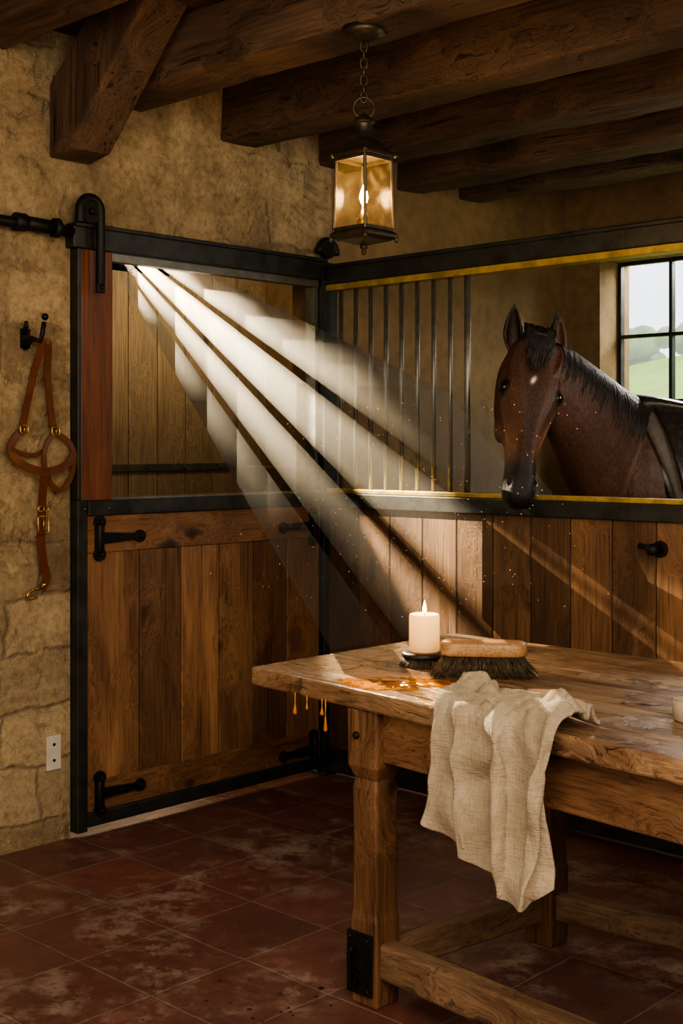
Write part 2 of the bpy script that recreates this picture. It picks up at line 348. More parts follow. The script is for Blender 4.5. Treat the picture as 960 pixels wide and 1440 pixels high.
# ------------------------------------------------------------ room shell
WT=.25
b=MB(); b.box((-1.9,-5,-.1),(5,3,0)); mk('floor',b,'floor',kind='structure',label='dark red terracotta tile floor, dusty and worn',cat='floor',origin=(0,0,-.1))
b=MB()
for i in range(34):
    x=-1.85+i*.2; b.box((x+.003,-5,2.97),(x+.197,2.3,3.0))
b.box((-1.9,-5,3.001),(5,2.3,3.05),.3)
mk('ceiling',b,'ceil',kind='structure',label='dark reddish wooden board ceiling',cat='ceiling',bevel=.004)
b=MB(); b.box((-WT,-5,0),(0,-1.337,2.97)); b.box((-WT,-1.337,2.27),(0,.05,2.97))
mk('wall_left',b,'stone',kind='structure',label='ochre rough stone masonry wall with old plaster patches',cat='wall',origin=(0,0,0))
b=MB(); b.box((-WT,.05,0),(0,1.9,2.97))
mk('wall_stall',b,'plaster',kind='structure',label='brown plastered side wall of the horse stall',cat='wall',origin=(0,0,0))
b=MB(); x0,x1,z0,z1=.222,1.28,1.32,2.454
b.box((0,1.9,0),(x0,2.2,2.97)); b.box((x1,1.9,0),(4.2,2.2,2.97)); b.box((x0,1.9,0),(x1,2.2,z0)); b.box((x0,1.9,z1),(x1,2.2,2.97))
mk('wall_back',b,'plaster',kind='structure',label='brown lime plastered wall behind the horse stall',cat='wall')
b=MB(); b.box((-1.85,-1.7,0),(-1.72,1.3,2.97)); mk('wall_far',b,'plaster',kind='structure',label='plastered wall inside the neighbouring stall',cat='wall')
b=MB(); b.box((-1.72,1.22,0),(-WT,1.34,2.97)); mk('wall_side',b,'plaster',kind='structure',label='ochre plastered end wall inside neighbouring stall',cat='wall')
b=MB(); b.box((-1.72,-1.82,0),(-WT,-1.7,2.97)); mk('wall_inner',b,'plaster',kind='structure',label='plastered inner wall of neighbouring stall',cat='wall')

# window
w=empty('window_1',(.75,2.1,z0),'dark metal framed multi-pane window with deep reveal','window','structure')
b=MB(); fx=[x0,.543,.87,x1]; fz=[z0,1.69,2.047,z1]
for i,x in enumerate(fx):
    d=.020 if i in(0,3) else .010; b.box((max(x0,x-d),2.08,z0),(min(x1,x+d),2.12,z1))
for i,z in enumerate(fz):
    d=.020 if i in(0,3) else .010; b.box((x0,2.082,max(z0,z-d)),(x1,2.118,min(z1,z+d)))
mk('window_frame',b,'steel',w,bevel=.003)
b=MB(); b.box((x0,2.098,z0),(x1,2.102,z1)); mk('window_glass',b,'wglass',w)
# outside
b=MB(); n=24; vs=[];fs=[]
for j in range(n+1):
    for i in range(n+1):
        x=-9+14*i/n; y=2.4+6.0*j/n; z=.3+2.0*(j/n)**1.1+.18*math.sin(x*.9+y*.4)
        vs.append((x,y,z))
for j in range(n):
    for i in range(n): a=j*(n+1)+i; fs.append((a,a+1,a+n+2,a+n+1))
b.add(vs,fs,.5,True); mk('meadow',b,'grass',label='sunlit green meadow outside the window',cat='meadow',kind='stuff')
b=MB()
for k in range(160):
    x=-9+14*k/160+U(-.1,.1); r=U(.10,.24); b.ball((x,8.6+U(-.08,.08),2.42+U(0,.30)+.12*math.sin(x*2)),(r,.10,r*.9),10,6)
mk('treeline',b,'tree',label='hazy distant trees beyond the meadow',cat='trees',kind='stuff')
b=MB(); b.box((-11,8.9,-1),(6,8.95,7)); mk('sky',b,'sky',kind='structure',label='pale bright sky',cat='sky')

# beams
def beam(y0,y1,zb,k,zt=2.97,xa=-.02,xb=4.9):
    b=MB(); n=60; rings=[]
    for i in range(n+1):
        x=xa+(xb-xa)*i/n; r=[]
        for (yy,zz) in ((y0,zb),((y0+y1)/2,zb),(y1,zb),(y1,zt),(y0,zt),(y0,(zb+zt)/2)):
            q=noise.noise(V((x*2.1,yy*7+k,zz*5)))*.020+noise.noise(V((x*8,yy*9+k,zz*9)))*.010
            r.append(V((x,yy+q,min(zz,zt)+q*.8 if zz<zt else zt)))
        rings.append(r)
    b.loft(rings,R(),False)
    mk('ceiling_beam',b,'beam',label='heavy hand-hewn dark oak ceiling beam',cat='beam',group='ceiling beams',bevel=.012)
beam(-1.80,-1.60,2.86,1); beam(-1.21,-1.0,2.745,2); beam(-.604,-.40,2.705,3); beam(-.03,.17,2.69,4); beam(.505,.69,2.665,5); beam(.963,1.14,2.68,6)
b=MB(); y0,y1=-1.43,-1.25
pts=[V((0,y0,2.50)),V((.13,y0,2.52)),V((.59,y0,2.97)),V((.24,y0,2.97)),V((0,y0,2.77))]
b.prism([p+V((0,y1-y0,0)) for p in pts],(0,y0-y1,0))
mk('roof_brace',b,'brace',label='diagonal oak brace between stone wall and ceiling',cat='brace',bevel=.012)
b=MB(); b.box((.0,1.86,2.53),(2.2,1.9,2.62)); mk('trim_1',b,'beam',kind='structure',label='wooden lintel board above the window',cat='trim',bevel=.005)

# ------------------------------------------------------------ left stall door
d=empty('door_1',(0.03,-.66,0.03),'plank stable door with open upper half in black iron frame','door','structure')
b=MB(); ys=[-1.288,-1.04,-.835,-.635,-.446,-.254,-.055]; tn=[.7,.2,.9,.5,.15,.45]
for i in range(6): b.box((.0,ys[i]+.002,.18),(.03,ys[i+1]-.002,1.05),tn[i])
b.box((-.02,-1.30,.06),(-.002,-.04,1.22),.2)
mk('door_planks',b,'doorplank',d,bevel=.004)
b=MB(); b.box((.0,-1.288,.085),(.036,-.055,.20),.35); b.box((.0,-1.288,1.05),(.036,-.055,1.19),.6); mk('door_rails',b,'plankh',d,bevel=.004)
b=MB(); b.box((-.01,-1.335,.02),(.045,-1.29,1.25)); b.box((-.01,-1.29,.034),(.045,-.04,.085)); b.box((-.01,-1.29,1.19),(.05,-.04,1.245))
b.box((-.01,-1.335,1.25),(.045,-1.318,2.18))
for k in (-1.31,-1.2,-.1): b.ball((.052,k,1.217),.009,8,5)
mk('door_frame',b,'steel',d,bevel=.004)
b=MB(); b.box((-.03,-1.318,1.246),(.04,-1.174,2.18),.5); mk('door_post',b,'post',d,bevel=.004,label='reddish brown timber upright')
b=MB(); b.box((-.02,-1.174,2.15),(.02,-.05,2.18),.5); b.box((-.05,-1.174,1.246),(.03,-.05,1.254)); b.box((-.05,-.062,1.254),(.01,-.045,2.15)); mk('door_opening_trim',b,'bar',d)
def hinge(y,z,sg):
    b=MB()
    b.box((.036,y-.02,z-.055),(.046,y+.02,z+.055))
    for dz in(-.06,.06):
        b.tube([(.036,y,z+dz),(.048,y,z+dz)],.026,14,sm=False)
    b.prism([(.042,y,z-.022),(.042,y+sg*.17,z-.012),(.042,y+sg*.17,z+.012),(.042,y,z+.022)][::(1 if sg>0 else -1)],(.01,0,0))
    b.tube([(.04,y+sg*.185,z),(.053,y+sg*.185,z)],.024,14,sm=False)
    b.tube([(.05,y-sg*.005,z-.05),(.05,y-sg*.005,z+.05)],.013,12)
    for q in ((0,.06),(0,-.06),(sg*.09,0),(sg*.185,0)): b.ball((.056,y+q[0],z+q[1]),.009,8,5)
    mk('door_hinge',b,'iron',d,bevel=.002)
hinge(-1.235,1.105,1); hinge(-.105,1.10,-1); hinge(-1.235,.15,1); hinge(-.105,.125,-1)

t=empty('door_track',(.05,-.7,2.18),'dark steel sliding door track with round end rod','rail')
b=MB(); b.box((.0,-1.36,2.18),(.055,-.045,2.265)); b.box((.0,-1.36,2.255),(.075,-.045,2.27)); mk('track_rail',b,'steel',t,bevel=.004)
b=MB(); b.tube([(.045,-1.9,2.245),(.045,-1.36,2.235)],.02,14); b.tube([(.045,-1.60,2.243),(.045,-1.56,2.243)],.033,14); b.tube([(.045,-1.56,2.243),(.045,-1.44,2.24)],.026,14); b.tube([(.045,-1.44,2.24),(.045,-1.42,2.24)],.036,14)
mk('track_rod',b,'iron',t)
x,y,z,down=.058,-1.31,2.315,.27
e=empty('door_roller',(x,y,z-.06),'black iron hooked roller strap over the door track','door roller')
b=MB(); pts=[(x+.03,y+.045*math.cos(math.pi*(1-k/12.)),z+.045*math.sin(math.pi*(1-k/12.))) for k in range(13)]
pts=[(x+.03,y-.045,z-.05)]+pts+[(x+.03,y+.045,z-down)]
b.tube(pts,.018,10); b.box((x+.022,y+.028,z-down-.03),(x+.037,y+.062,z-down+.06))
for q in (.0,.05,.1): b.ball((x+.038,y+.046,z-down+q-.01),.008,8,5)
mk('roller_strap',b,'iron',e,bevel=.002)
b=MB(); b.tube([(x+.018,y,z-.005),(x+.04,y,z-.005)],.045,20,sm=False); b.ball((x+.042,y,z-.005),.014,10,6); mk('roller_wheel',b,'iron',e,bevel=.004)
e=empty('door_roller',(.05,-.03,2.27),'small black iron roller on the corner of the track','door roller')
b=MB(); b.tube([(.045,-.02-.055*math.cos(a),2.295+.06*math.sin(a)) for a in [math.pi*k/12 for k in range(13)]],.017,10); mk('roller_strap',b,'iron',e)
b=MB(); b.tube([(.03,-.02,2.312),(.06,-.02,2.312)],.036,18,sm=False); mk('roller_wheel',b,'iron',e,bevel=.004)

b=MB(); b.box((.002,-.04,0),(.045,.045,2.26)); b.box((-.04,-.04,0),(.002,.045,2.26)); b.box((-.055,-.055,0),(.06,.048,.02)); mk('corner_post',b,'steel',label='dark steel corner post between the two stall fronts',cat='post',bevel=.005)

# ------------------------------------------------------------ right stall front
p=empty('stall_partition',(1.5,0,0),'plank stall front with steel rails and bar grille','stall partition')
b=MB(); x=.05; i=0
tt=[.2,.4,.25,.5,.3,.7,.4,.85,.5,.95,.35,.7,.5,.7,.4,.6,.5]
while x<3.0:
    b.box((x+.002,-.018,.12),(x+.178,.018,1.19),tt[i%17]); x+=.18; i+=1
mk('partition_planks',b,'plank',p,bevel=.004)
b=MB(); b.box((.047,-.035,1.18),(3.1,.035,1.243)); mk('middle_rail',b,'steel',p,bevel=.004)
b=MB(); b.box((.047,-.03,1.244),(3.1,.03,1.262)); mk('rail_strip',b,'yellow',p,bevel=.003,label='yellow-ochre capping strip')
b=MB(); b.box((.047,-.04,2.160),(3.1,.04,2.232)); b.box((.047,-.05,2.228),(3.1,-.03,2.245)); mk('top_rail',b,'steel',p,bevel=.004)
b=MB(); b.box((.047,-.034,2.132),(3.1,.03,2.159)); mk('rail_strip',b,'yellow',p,bevel=.003,label='yellow-ochre strip under top rail')
b=MB(); b.box((.047,-.03,.02),(3.1,.03,.115)); mk('bottom_rail',b,'steel',p,bevel=.004)
b=MB(); b.box((3.0,-.045,0),(3.09,.045,2.12)); mk('end_post',b,'steel',p)
for i in range(9):
    x=.11+.0875*i; b=MB(); b.tube([(x,0,1.262),(x,0,2.135)],.0095 if i<8 else .013,10); mk('grille_bar',b,'bar',p)
e=empty('iron_latch',(1.68,-.02,1.06),'black iron latch knob on round plate','latch')
b=MB(); b.tube([(1.69,-.018,1.085),(1.69,-.03,1.085)],.03,18,sm=False); mk('latch_plate',b,'iron',e,bevel=.003)
b=MB(); b.tube([(1.69,-.03,1.085),(1.69,-.06,1.085)],.012,10); b.ball((1.685,-.07,1.085),(.024,.018,.022)); b.tube([(1.68,-.065,1.087),(1.65,-.06,1.093),(1.625,-.05,1.095)],[.012,.009,.011],10); mk('latch_knob',b,'iron',e)

b=MB()
y=-1.6;
while y<1.2: b.box((-1.72,y+.003,0),(-1.69,y+.197,2.9)); y+=.2
mk('wall_panelling',b,'backwood',kind='structure',label='pale vertical boards lining neighbouring stall',cat='panelling',bevel=.003)
b=MB(); b.box((-1.69,-.6,1.31),(-1.675,.93,1.35)); 
for k in range(6): b.ball((-1.672,-.5+.27*k,1.33),.010,8,5)
mk('iron_strap',b,'greyiron',label='long flat iron strap bolted across boards',cat='strap',bevel=.002)
b=MB(); b.box((-1.69,.95,0),(-1.4,1.2,1.33)); mk('feed_bin',b,'backwood',label='pale timber feed bin in the neighbouring stall',cat='bin',bevel=.008)

# added gobo box around the spot, unseen; its slots shape the beams
S=V((-.8,-.71,2.49)); NB=-1.34
def nhigh(m): return -.42-max(0,m)*.76
def nlow(m): return -.79 if m<-.01 else max(-1.30,min(-.66,-3.2*m))
def nk(k,m): return -.124+.13*m-k*(.585+.836*m)
SL=[(.36,.70),(.79,1.00),(1.10,1.32),(1.44,1.76)]
def blocked(m,n):
    if m<-.36 or m>.82 or n>nhigh(m) or n<nlow(m): return True
    k=(-n-.124+.13*m)/(.585+.836*m)
    return not any(a<=k<=c for a,c in SL)
T_=.15
def fp(m,n): return (S.x+T_,S.y+T_*m,S.z+T_*n)
b=MB()
def cell(m0,m1,n0,n1): b.add([fp(m0,n0),fp(m1,n0),fp(m1,n1),fp(m0,n1)],[(0,1,2,3)],.5)
st_=.007; ml=-.37; NK=int((-.36-NB)/st_)
while ml<.84:
    run=None
    for k in range(NK+1):
        n_=NB+k*st_; bl=blocked(ml+st_/2,n_+st_/2)
        if bl and run is None: run=n_
        if not bl and run is not None: cell(ml,ml+st_,run,n_); run=None
    if run is not None: cell(ml,ml+st_,run,-.35)
    ml+=st_
cell(-.37,ml,-.35,3.2); cell(-4,-.37,NB,3.2); cell(ml,4,NB,3.2)
zb_=S.z+T_*NB
b.box((-.98,-1.31,zb_-.006),(S.x+T_+.001,-.11,zb_)); b.box((-.99,-1.31,zb_),(-.98,-.11,2.97)); b.box((-.98,-1.32,zb_),(-.65,-1.31,2.97)); b.box((-.98,-.11,zb_),(-.65,-.10,2.97))
mk('light_gobo',b,'gobo_black',label='added matte black gobo box, unseen, slotted to shape the sunbeams',cat='gobo')
# dusty air only in meshes cut to the beams, so the shafts stand out
ls=empty('light_shaft',(0,-.6,1.2),'soft dusty sunbeams slanting out of the stall opening','light shaft')
for si,(xa,xb,dn) in enumerate(SEG):
    b=MB()
    for k0,k1 in SL:
        runs=[];cur=[]
        for i in range(101):
            m=-.34+1.15*i/100
            a=min(nhigh(m)+.01,nk(k0-.02,m)); c=max(nlow(m)-.01,nk(k1+.02,m))
            if a-c>.03: cur.append((m,a,c))
            else:
                if len(cur)>2: runs.append(cur)
                cur=[]
        if len(cur)>2: runs.append(cur)
        for run in runs:
            sub=[];parts=[]
            for m,a,c in run:
                xe=min(xb-.0002,S.x+.69/m if m>.01 else 9,S.x+2.45/-c)
                if xe>xa+.01: sub.append((m,a,c,xe))
                else:
                    if len(sub)>2: parts.append(sub)
                    sub=[]
            if len(sub)>2: parts.append(sub)
            for pr in parts:
                rings=[]
                for m,a,c,xe in pr:
                    def at_(x,n): t=x-S.x; return V((x,S.y+m*t,S.z+n*t))
                    rings.append([at_(xa,a),at_(xa,c),at_(xe,c),at_(xe,a)])
                b.loft(rings,.5,False)
    if b.v: mk('dusty_beam',b,'dusty_air_%d'%si,ls,kind='stuff')

# ------------------------------------------------------------ halter on the left wall
def hl(px,py,dx=.03): return V((dx,-1.5+(px-45)*.00293,1.45-(py-627)*.00257))
h=empty('wall_hook',hl(38,490,0),'black iron coat hook on the stone wall','hook')
b=MB(); b.box((0,-1.55,1.80),(.012,-1.515,1.87)); b.tube([hl(32,490,.01),hl(34,478,.05),hl(40,482,.075),hl(42,470,.08),hl(43,455,.085)],[.012,.011,.01,.009,.008],10); b.ball(hl(44,448,.087),.013)
b.tube([hl(30,470,.01),hl(30,462,.03),hl(28,455,.04)],[.011,.009,.007],8); mk('hook_body',b,'iron',h)
h=empty('halter',hl(48,830,0),'tan leather horse halter with brass buckles hanging from hook','halter')
def spl(pts,n=8):
    pts=[V(q) for q in pts];o=[]
    for i in range(len(pts)-1):
        p0=pts[max(i-1,0)];p1=pts[i];p2=pts[i+1];p3=pts[min(i+2,len(pts)-1)]
        for k in range(n):
            t=k/n; o.append(.5*((2*p1)+(p2-p0)*t+(2*p0-5*p1+4*p2-p3)*t*t+(3*p1-p0-3*p2+p3)*t**3))
    return o+[pts[-1]]
b=MB(); nx=(1,0,0)
b.ribbon(spl([hl(24,606,.03),hl(30,570,.035),hl(38,520,.05),hl(43,488,.075),hl(48,482,.08),hl(52,490,.075),hl(56,520,.05),hl(63,570,.035),hl(70,606,.03)]),.026,.006,nx)
b.ribbon(spl([hl(24,606,.03),hl(12,618,.035),hl(5,632,.045),hl(12,648,.06),hl(32,660,.07),hl(60,662,.07),hl(84,652,.055),hl(97,636,.04)]),.029,.010,nx)
b.ribbon(spl([hl(6,630,.03),hl(22,637,.03),hl(40,640,.03),hl(54,634,.035)]),.015,.006,nx)
b.ribbon(spl([hl(70,608,.04),hl(58,620,.045),hl(51,640,.05),hl(55,670,.05),hl(74,690,.045),hl(91,674,.04),hl(97,645,.04),hl(90,622,.038),hl(70,608,.035)]),.019,.007,nx)
b.ribbon(spl([hl(47,658,.078),hl(47,690,.06),hl(48,715,.05),hl(49,760,.04),hl(53,790,.035),hl(59,812,.03),hl(52,826,.035)]),.032,.006,nx)
mk('halter_straps',b,'leather',h,bevel=.001)
def buckle(px,py,dx,w,hh):
    b=MB(); c=hl(px,py,dx); b.tube([c+V((0,w*q[0],hh*q[1])) for q in ((-1,-.8),(-.8,-1),(.8,-1),(1,-.8),(1,.8),(.8,1),(-.8,1),(-1,.8))],.003,8,True); b.tube([c+V((0,0,hh)),c+V((.004,0,-hh))],.0025,6); mk('halter_buckle',b,'brass',h)
buckle(25,604,.040,.016,.014); buckle(69,606,.045,.016,.014); buckle(49,737,.055,.022,.030); buckle(48,715,.06,.021,.008)
b=MB(); b.tube(spl([hl(56,822,.035),hl(48,826,.035),hl(38,828,.035),hl(31,834,.035),hl(34,840,.035),hl(44,838,.035)],6),[.0055]*31,8); b.ball(hl(54,822,.035),.010); mk('halter_snap',b,'brass',h)
e=empty('wall_outlet',(.0,-1.412,.27),'small off-white wall outlet plate on the stone wall','outlet')
b=MB(); b.box((.0,-1.442,.265),(.008,-1.382,.39)); mk('outlet_plate',b,'white',e,bevel=.002)
b=MB(); b.tube([(.008,-1.412,.358),(.0095,-1.412,.358)],.006,10,sm=False); mk('outlet_socket',b,'iron',e)
b=MB(); b.tube([(.008,-1.412,.30),(.0095,-1.412,.30)],.006,10,sm=False); mk('outlet_socket',b,'iron',e)

# ------------------------------------------------------------ lantern
LX,LY=1.303,-1.147
l=empty('hanging_lantern',(LX,LY,2.045),'aged bronze hanging lantern with glass panes and glowing flame','lantern')
b=MB(); b.lathe((LX,LY,0),[(.012,2.705),(.04,2.716),(.066,2.728),(.068,2.75)],28); mk('lantern_canopy',b,'bronze',l)
b=MB(); z=2.71; k=0
while z>2.53:
    a=math.pi/2*(k%2)+.7; c,s_=math.cos(a),math.sin(a)
    b.tube([(LX+c*.0105*math.cos(q),LY+s_*.0105*math.cos(q),z-.016+.018*math.sin(q)) for q in [2*math.pi*j/14 for j in range(14)]],.004,6,True); z-=.0265;k+=1
mk('lantern_chain',b,'bronze',l)
b=MB(); a=math.radians(44)
b.tube([(LX+math.cos(a)*.032*math.cos(q),LY+math.sin(a)*.032*math.cos(q),2.502+.032*math.sin(q)) for q in [2*math.pi*j/24 for j in range(24)]],.0045,8,True); mk('lantern_ring',b,'bronze',l)
b=MB(); P4=math.pi/4; q2=math.sqrt(2)
b.lathe((LX,LY,0),[(.004,2.485),(.012,2.478),(.03,2.466),(.036,2.455),(.030,2.45),(.030,2.42),(.034,2.415)],24)
b.lathe((LX,LY,0),[(.032*q2,2.42),(.036*q2,2.40),(.058*q2,2.368),(.071*q2,2.358),(.071*q2,2.346),(.062*q2,2.346)],4,sm=False,rot=P4)
for sx in(-1,1):
    for sy in(-1,1): b.ball((LX+sx*.070,LY+sy*.070,2.352),.009,8,6)
mk('lantern_roof',b,'bronze',l,bevel=.002)
b=MB(); 
for sx in(-1,1):
    for sy in(-1,1):
        b.tube([(LX+sx*.060,LY+sy*.060,2.348),(LX+sx*.066,LY+sy*.066,2.115)],.005,6,sm=False)
for z,hf in((2.340,.061),(2.122,.066)):
    for s_ in(-1,1):
        b.box((LX-hf,LY+s_*hf-.004,z-.005),(LX+hf,LY+s_*hf+.004,z+.005)); b.box((LX+s_*hf-.004,LY-hf,z-.005),(LX+s_*hf+.004,LY+hf,z+.005))
mk('lantern_frame',b,'bronze',l)
b=MB(); b.lathe((LX,LY,0),[(.066*q2,2.118),(.076*q2,2.108),(.076*q2,2.098),(.06*q2,2.088),(.03*q2,2.080),(.012*q2,2.074)],4,sm=False,rot=P4)
b.lathe((LX,LY,0),[(.010,2.078),(.014,2.068),(.006,2.058),(.009,2.052),(.003,2.043)],12)
for sx in(-1,1):
    for sy in(-1,1): b.ball((LX+sx*.072,LY+sy*.072,2.092),(.008,.008,.011),8,6)
mk('lantern_base',b,'bronze',l,bevel=.002)
b=MB()
for s_ in(-1,1):
    b.add([(LX-.060,LY+s_*.060,2.34),(LX+.060,LY+s_*.060,2.34),(LX+.066,LY+s_*.066,2.12),(LX-.066,LY+s_*.066,2.12)],[(0,1,2,3)])
    b.add([(LX+s_*.060,LY-.060,2.34),(LX+s_*.060,LY+.060,2.34),(LX+s_*.066,LY+.066,2.12),(LX+s_*.066,LY-.066,2.12)],[(0,1,2,3)])
mk('lantern_glass',b,'glass',l)
b=MB(); b.lathe((LX,LY,0),[(.02,2.118),(.02,2.16),(.012,2.17),(.006,2.19)],16); mk('lantern_burner',b,'brass',l)
b=MB(); b.lathe((LX,LY,0),[(.003,2.196),(.010,2.208),(.014,2.222),(.011,2.238),(.005,2.254),(.001,2.264)],14); mk('lantern_flame',b,'lampflame',l)

# ------------------------------------------------------------ table
TZ=.82; TH=.052
def ye(x): return -1.614-.1023*(x-1.293)
YB=-.69; XA,XB=1.295,3.12
tb=empty('work_table',(2.2,-1.2,0),'worn oak work table with thick top and chunky legs','table')
b=MB(); fr=[0,.34,.66,1]
for i in range(3):
    def yy(x,f): return YB+(ye(x)-YB)*f
    g=.0012
    n=60; rings=[]
    for k in range(n+1):
        x=XA+(XB-XA)*k/n
        ya=yy(x,fr[i])-g; yb=yy(x,fr[i+1])+g
        if i==2: yb+=noise.noise(V((x*5,0,0)))*.006+min(0,noise.noise(V((x*17,3,0)))+.2)*-.016
        rings.append([V((x,yb,TZ-TH)),V((x,ya,TZ-TH)),V((x,ya,TZ)),V((x,yb,TZ))])
    b.loft(rings,[.6,.35,.5][i],False)
top=mk('table_top',b,'table',tb,bevel=.007)
def leg(x,y):
    b=MB()
    def sq(hh,z,dx=0,dy=0): return [V((x+dx-hh,y+dy-hh,z)),V((x+dx+hh,y+dy-hh,z)),V((x+dx+hh,y+dy+hh,z)),V((x+dx-hh,y+dy+hh,z))]
    b.loft([sq(.044,0),sq(.046,.05),sq(.046,.22),sq(.042,.24),sq(.041,.45),sq(.043,.56),sq(.038,.585),sq(.044,.60),sq(.052,.62),sq(.053,TZ-TH)],.5,False)
    mk('table_leg',b,'leg',tb,bevel=.006)
for q in ((1.762,-1.60),(1.85,-.95),(2.92,-1.69),(2.92,-.80)): leg(*q)
b=MB(); b.prism([(1.80,-1.625,.635),(2.88,-1.735,.635),(2.88,-1.70,.635),(1.80,-1.59,.635)],(0,0,.132),.5); mk('table_apron',b,'apron',tb,bevel=.004)
b=MB(); b.prism([(1.88,-.955,.635),(2.90,-.815,.635),(2.90,-.78,.635),(1.88,-.92,.635)],(0,0,.132),.4); mk('table_apron',b,'apron',tb,bevel=.004)
b=MB(); b.prism([(1.745,-1.56,.635),(1.785,-1.56,.635),(1.87,-.98,.635),(1.83,-.98,.635)],(0,0,.132),.6); mk('table_apron',b,'apron',tb,bevel=.004)
def bar2(a,c,w,z0,z1,mat,t=.5):
    a=V(a);c=V(c);dd=(c-a).normalized();s_=V((-dd.y,dd.x,0))*w/2
    b=MB(); b.prism([(a-s_)+V((0,0,z0)),(c-s_)+V((0,0,z0)),(c+s_)+V((0,0,z0)),(a+s_)+V((0,0,z0))],(0,0,z1-z0),t); mk('table_stretcher',b,mat,tb,bevel=.008)
bar2((1.80,-1.60,0),(2.88,-1.69,0),.06,.075,.165,'stretch'); bar2((1.89,-.95,0),(2.88,-.81,0),.05,.075,.15,'stretch'); bar2((1.77,-1.56,0),(1.845,-.99,0),.055,.07,.15,'stretchy')
b=MB(); b.box((1.716,-1.654,.03),(1.796,-1.646,.19)); b.box((1.710,-1.654,.03),(1.716,-1.59,.19))
b.tube([(1.735,-1.668,.06),(1.735,-1.672,.14),(1.745,-1.668,.155)],.007,8); b.box((1.725,-1.664,.05),(1.748,-1.655,.07))
for q in ((1.725,.175),(1.785,.175),(1.725,.045),(1.785,.045),(1.76,.10)): b.ball((q[0],-1.656,q[1]),.006,8,5)
mk('leg_bracket',b,'iron',tb,bevel=.002,label='dark iron bracket plate on the leg foot')
b=MB(); b.ball((1.745,-1.655,.70),.010,10,6); mk('leg_peg',b,'iron',tb)

def blob(cx,cy,r0,seed,h=.003,sx=1,sy=1,ang=0,z=TZ,wob=1.0):
    n=90;out=[];inn=[]
    for k in range(n):
        a=2*math.pi*k/n; q=1+wob*(.8*noise.noise(V((math.cos(a)*1.8+seed,math.sin(a)*1.8,seed*.7)))+.6*noise.noise(V((math.cos(a)*5,math.sin(a)*5,seed)))); q=max(.25,q)
        x=r0*q*math.cos(a)*sx; y=r0*q*math.sin(a)*sy
        X=x*math.cos(ang)-y*math.sin(ang);Y=x*math.sin(ang)+y*math.cos(ang)
        out.append(V((cx+X,cy+Y,z+.0004))); inn.append(V((cx+X*.85,cy+Y*.85,z+h)))
    return [out,inn]
s_=empty('syrup_spill',(1.75,-1.55,TZ),'glossy amber syrup spill dripping off the table edge','spill')
b=MB(); an=math.radians(40)
for (cx,cy,r0,sd,sx,sy) in ((1.735,-1.565,.055,3,1.25,1.0),(1.79,-1.51,.070,5.3,1.2,1.0),(1.86,-1.45,.045,8.1,1.5,.9),(1.68,-1.575,.032,2.2,1.3,.9),(1.905,-1.475,.015,9,1.6,.8),(1.80,-1.60,.03,4.4,1.6,.8),(1.64,-1.585,.014,1,1.2,1),(1.94,-1.42,.014,6,1.2,1),(1.76,-1.44,.014,12,1.4,1),(1.85,-1.55,.012,14,1,1),(1.70,-1.62,.012,15,1,1)):
    b.loft(blob(cx,cy,r0,sd,.003,sx,sy,an,wob=1.0),.5,True)
mk('spill_pool',b,'amber',s_)
for (x,dz,r0,y) in ((1.505,.045,.006,-1.642),(1.555,.025,.004,-1.646),(1.62,.03,.006,-1.654),(1.635,.07,.0055,-1.656)):
    b=MB(); zz=TZ-TH
    b.tube([(x,y,zz+.01),(x,y,zz-dz*.4),(x,y,zz-dz*.8),(x,y,zz-dz),(x,y,zz-dz-.006)],[.0022,.0012,r0*.7,r0*1.1,.001],8); mk('syrup_drip',b,'amber',s_)
b=MB(); b.loft(blob(2.40,-1.31,.014,7,.0015,1.8,.9,an),.5,True); b.loft(blob(2.35,-1.34,.007,2,.0015,1.5,.9,an),.5,True); mk('wax_spots',b,'redwax',label='dark red spots of wax on the table top',cat='wax',kind='stuff')
b=MB(); b.lathe((2.568,-1.41,TZ),[(.034,0),(.042,.004),(.044,.045),(.04,.05),(.038,.046),(.036,.01),(.002,.008)],28); mk('small_jar',b,'ceramic',label='small cream ceramic pot at the table side',cat='pot')
b=MB()
for k in range(26):
    cx,cy=1.62+random.gauss(0,.10),-1.85+random.gauss(0,.10)
    b.loft(blob(cx,cy,U(.002,.009),k*1.7,.0015,1,1,0,0,.4),.5,True)
mk('water_drops',b,'wet',label='small wet drops on the tile floor',cat='water',kind='stuff')

CX,CY=1.645,-1.262
e=empty('round_brush',(CX,CY,TZ),'small round dark brush lying bristles down under the candle','brush')
b=MB(); b.lathe((CX,CY,TZ),[(.05,.024),(.062,.026),(.066,.033),(.062,.04),(.05,.042)],32); mk('brush_back',b,'black',e)
b=MB()
for k in range(900):
    a=U(0,6.283); r0=.056*math.sqrt(R()); r1=r0*1.2+U(0,.007)
    b.tube([(CX+r0*math.cos(a),CY+r0*math.sin(a),TZ+.026),(CX+r1*math.cos(a+U(-.05,.05)),CY+r1*math.sin(a),TZ+U(.0005,.003))],[.0014,.0008],4,t=R())
mk('brush_bristles',b,'bristle',e)['kind']='stuff'
e=empty('candle',(CX,CY,TZ+.042),'lit cream pillar candle standing on the round brush','candle')
b=MB(); b.lathe((CX,CY,TZ+.042),[(.040,0),(.0435,.002),(.044,.02),(.0435,.098),(.042,.106),(.038,.107),(.033,.101),(.012,.097),(.002,.097)],40); mk('candle_body',b,'wax',e)
b=MB(); b.tube([(CX,CY,TZ+.138),(CX+.001,CY,TZ+.152),(CX+.003,CY,TZ+.158)],[.0016,.0015,.001],8); mk('candle_wick',b,'wick',e)
b=MB(); b.lathe((CX+.001,CY,TZ+.150),[(.0008,0),(.0048,.004),(.0065,.010),(.0054,.019),(.0027,.029),(.0003,.039)],14); mk('candle_flame',b,'flame',e)

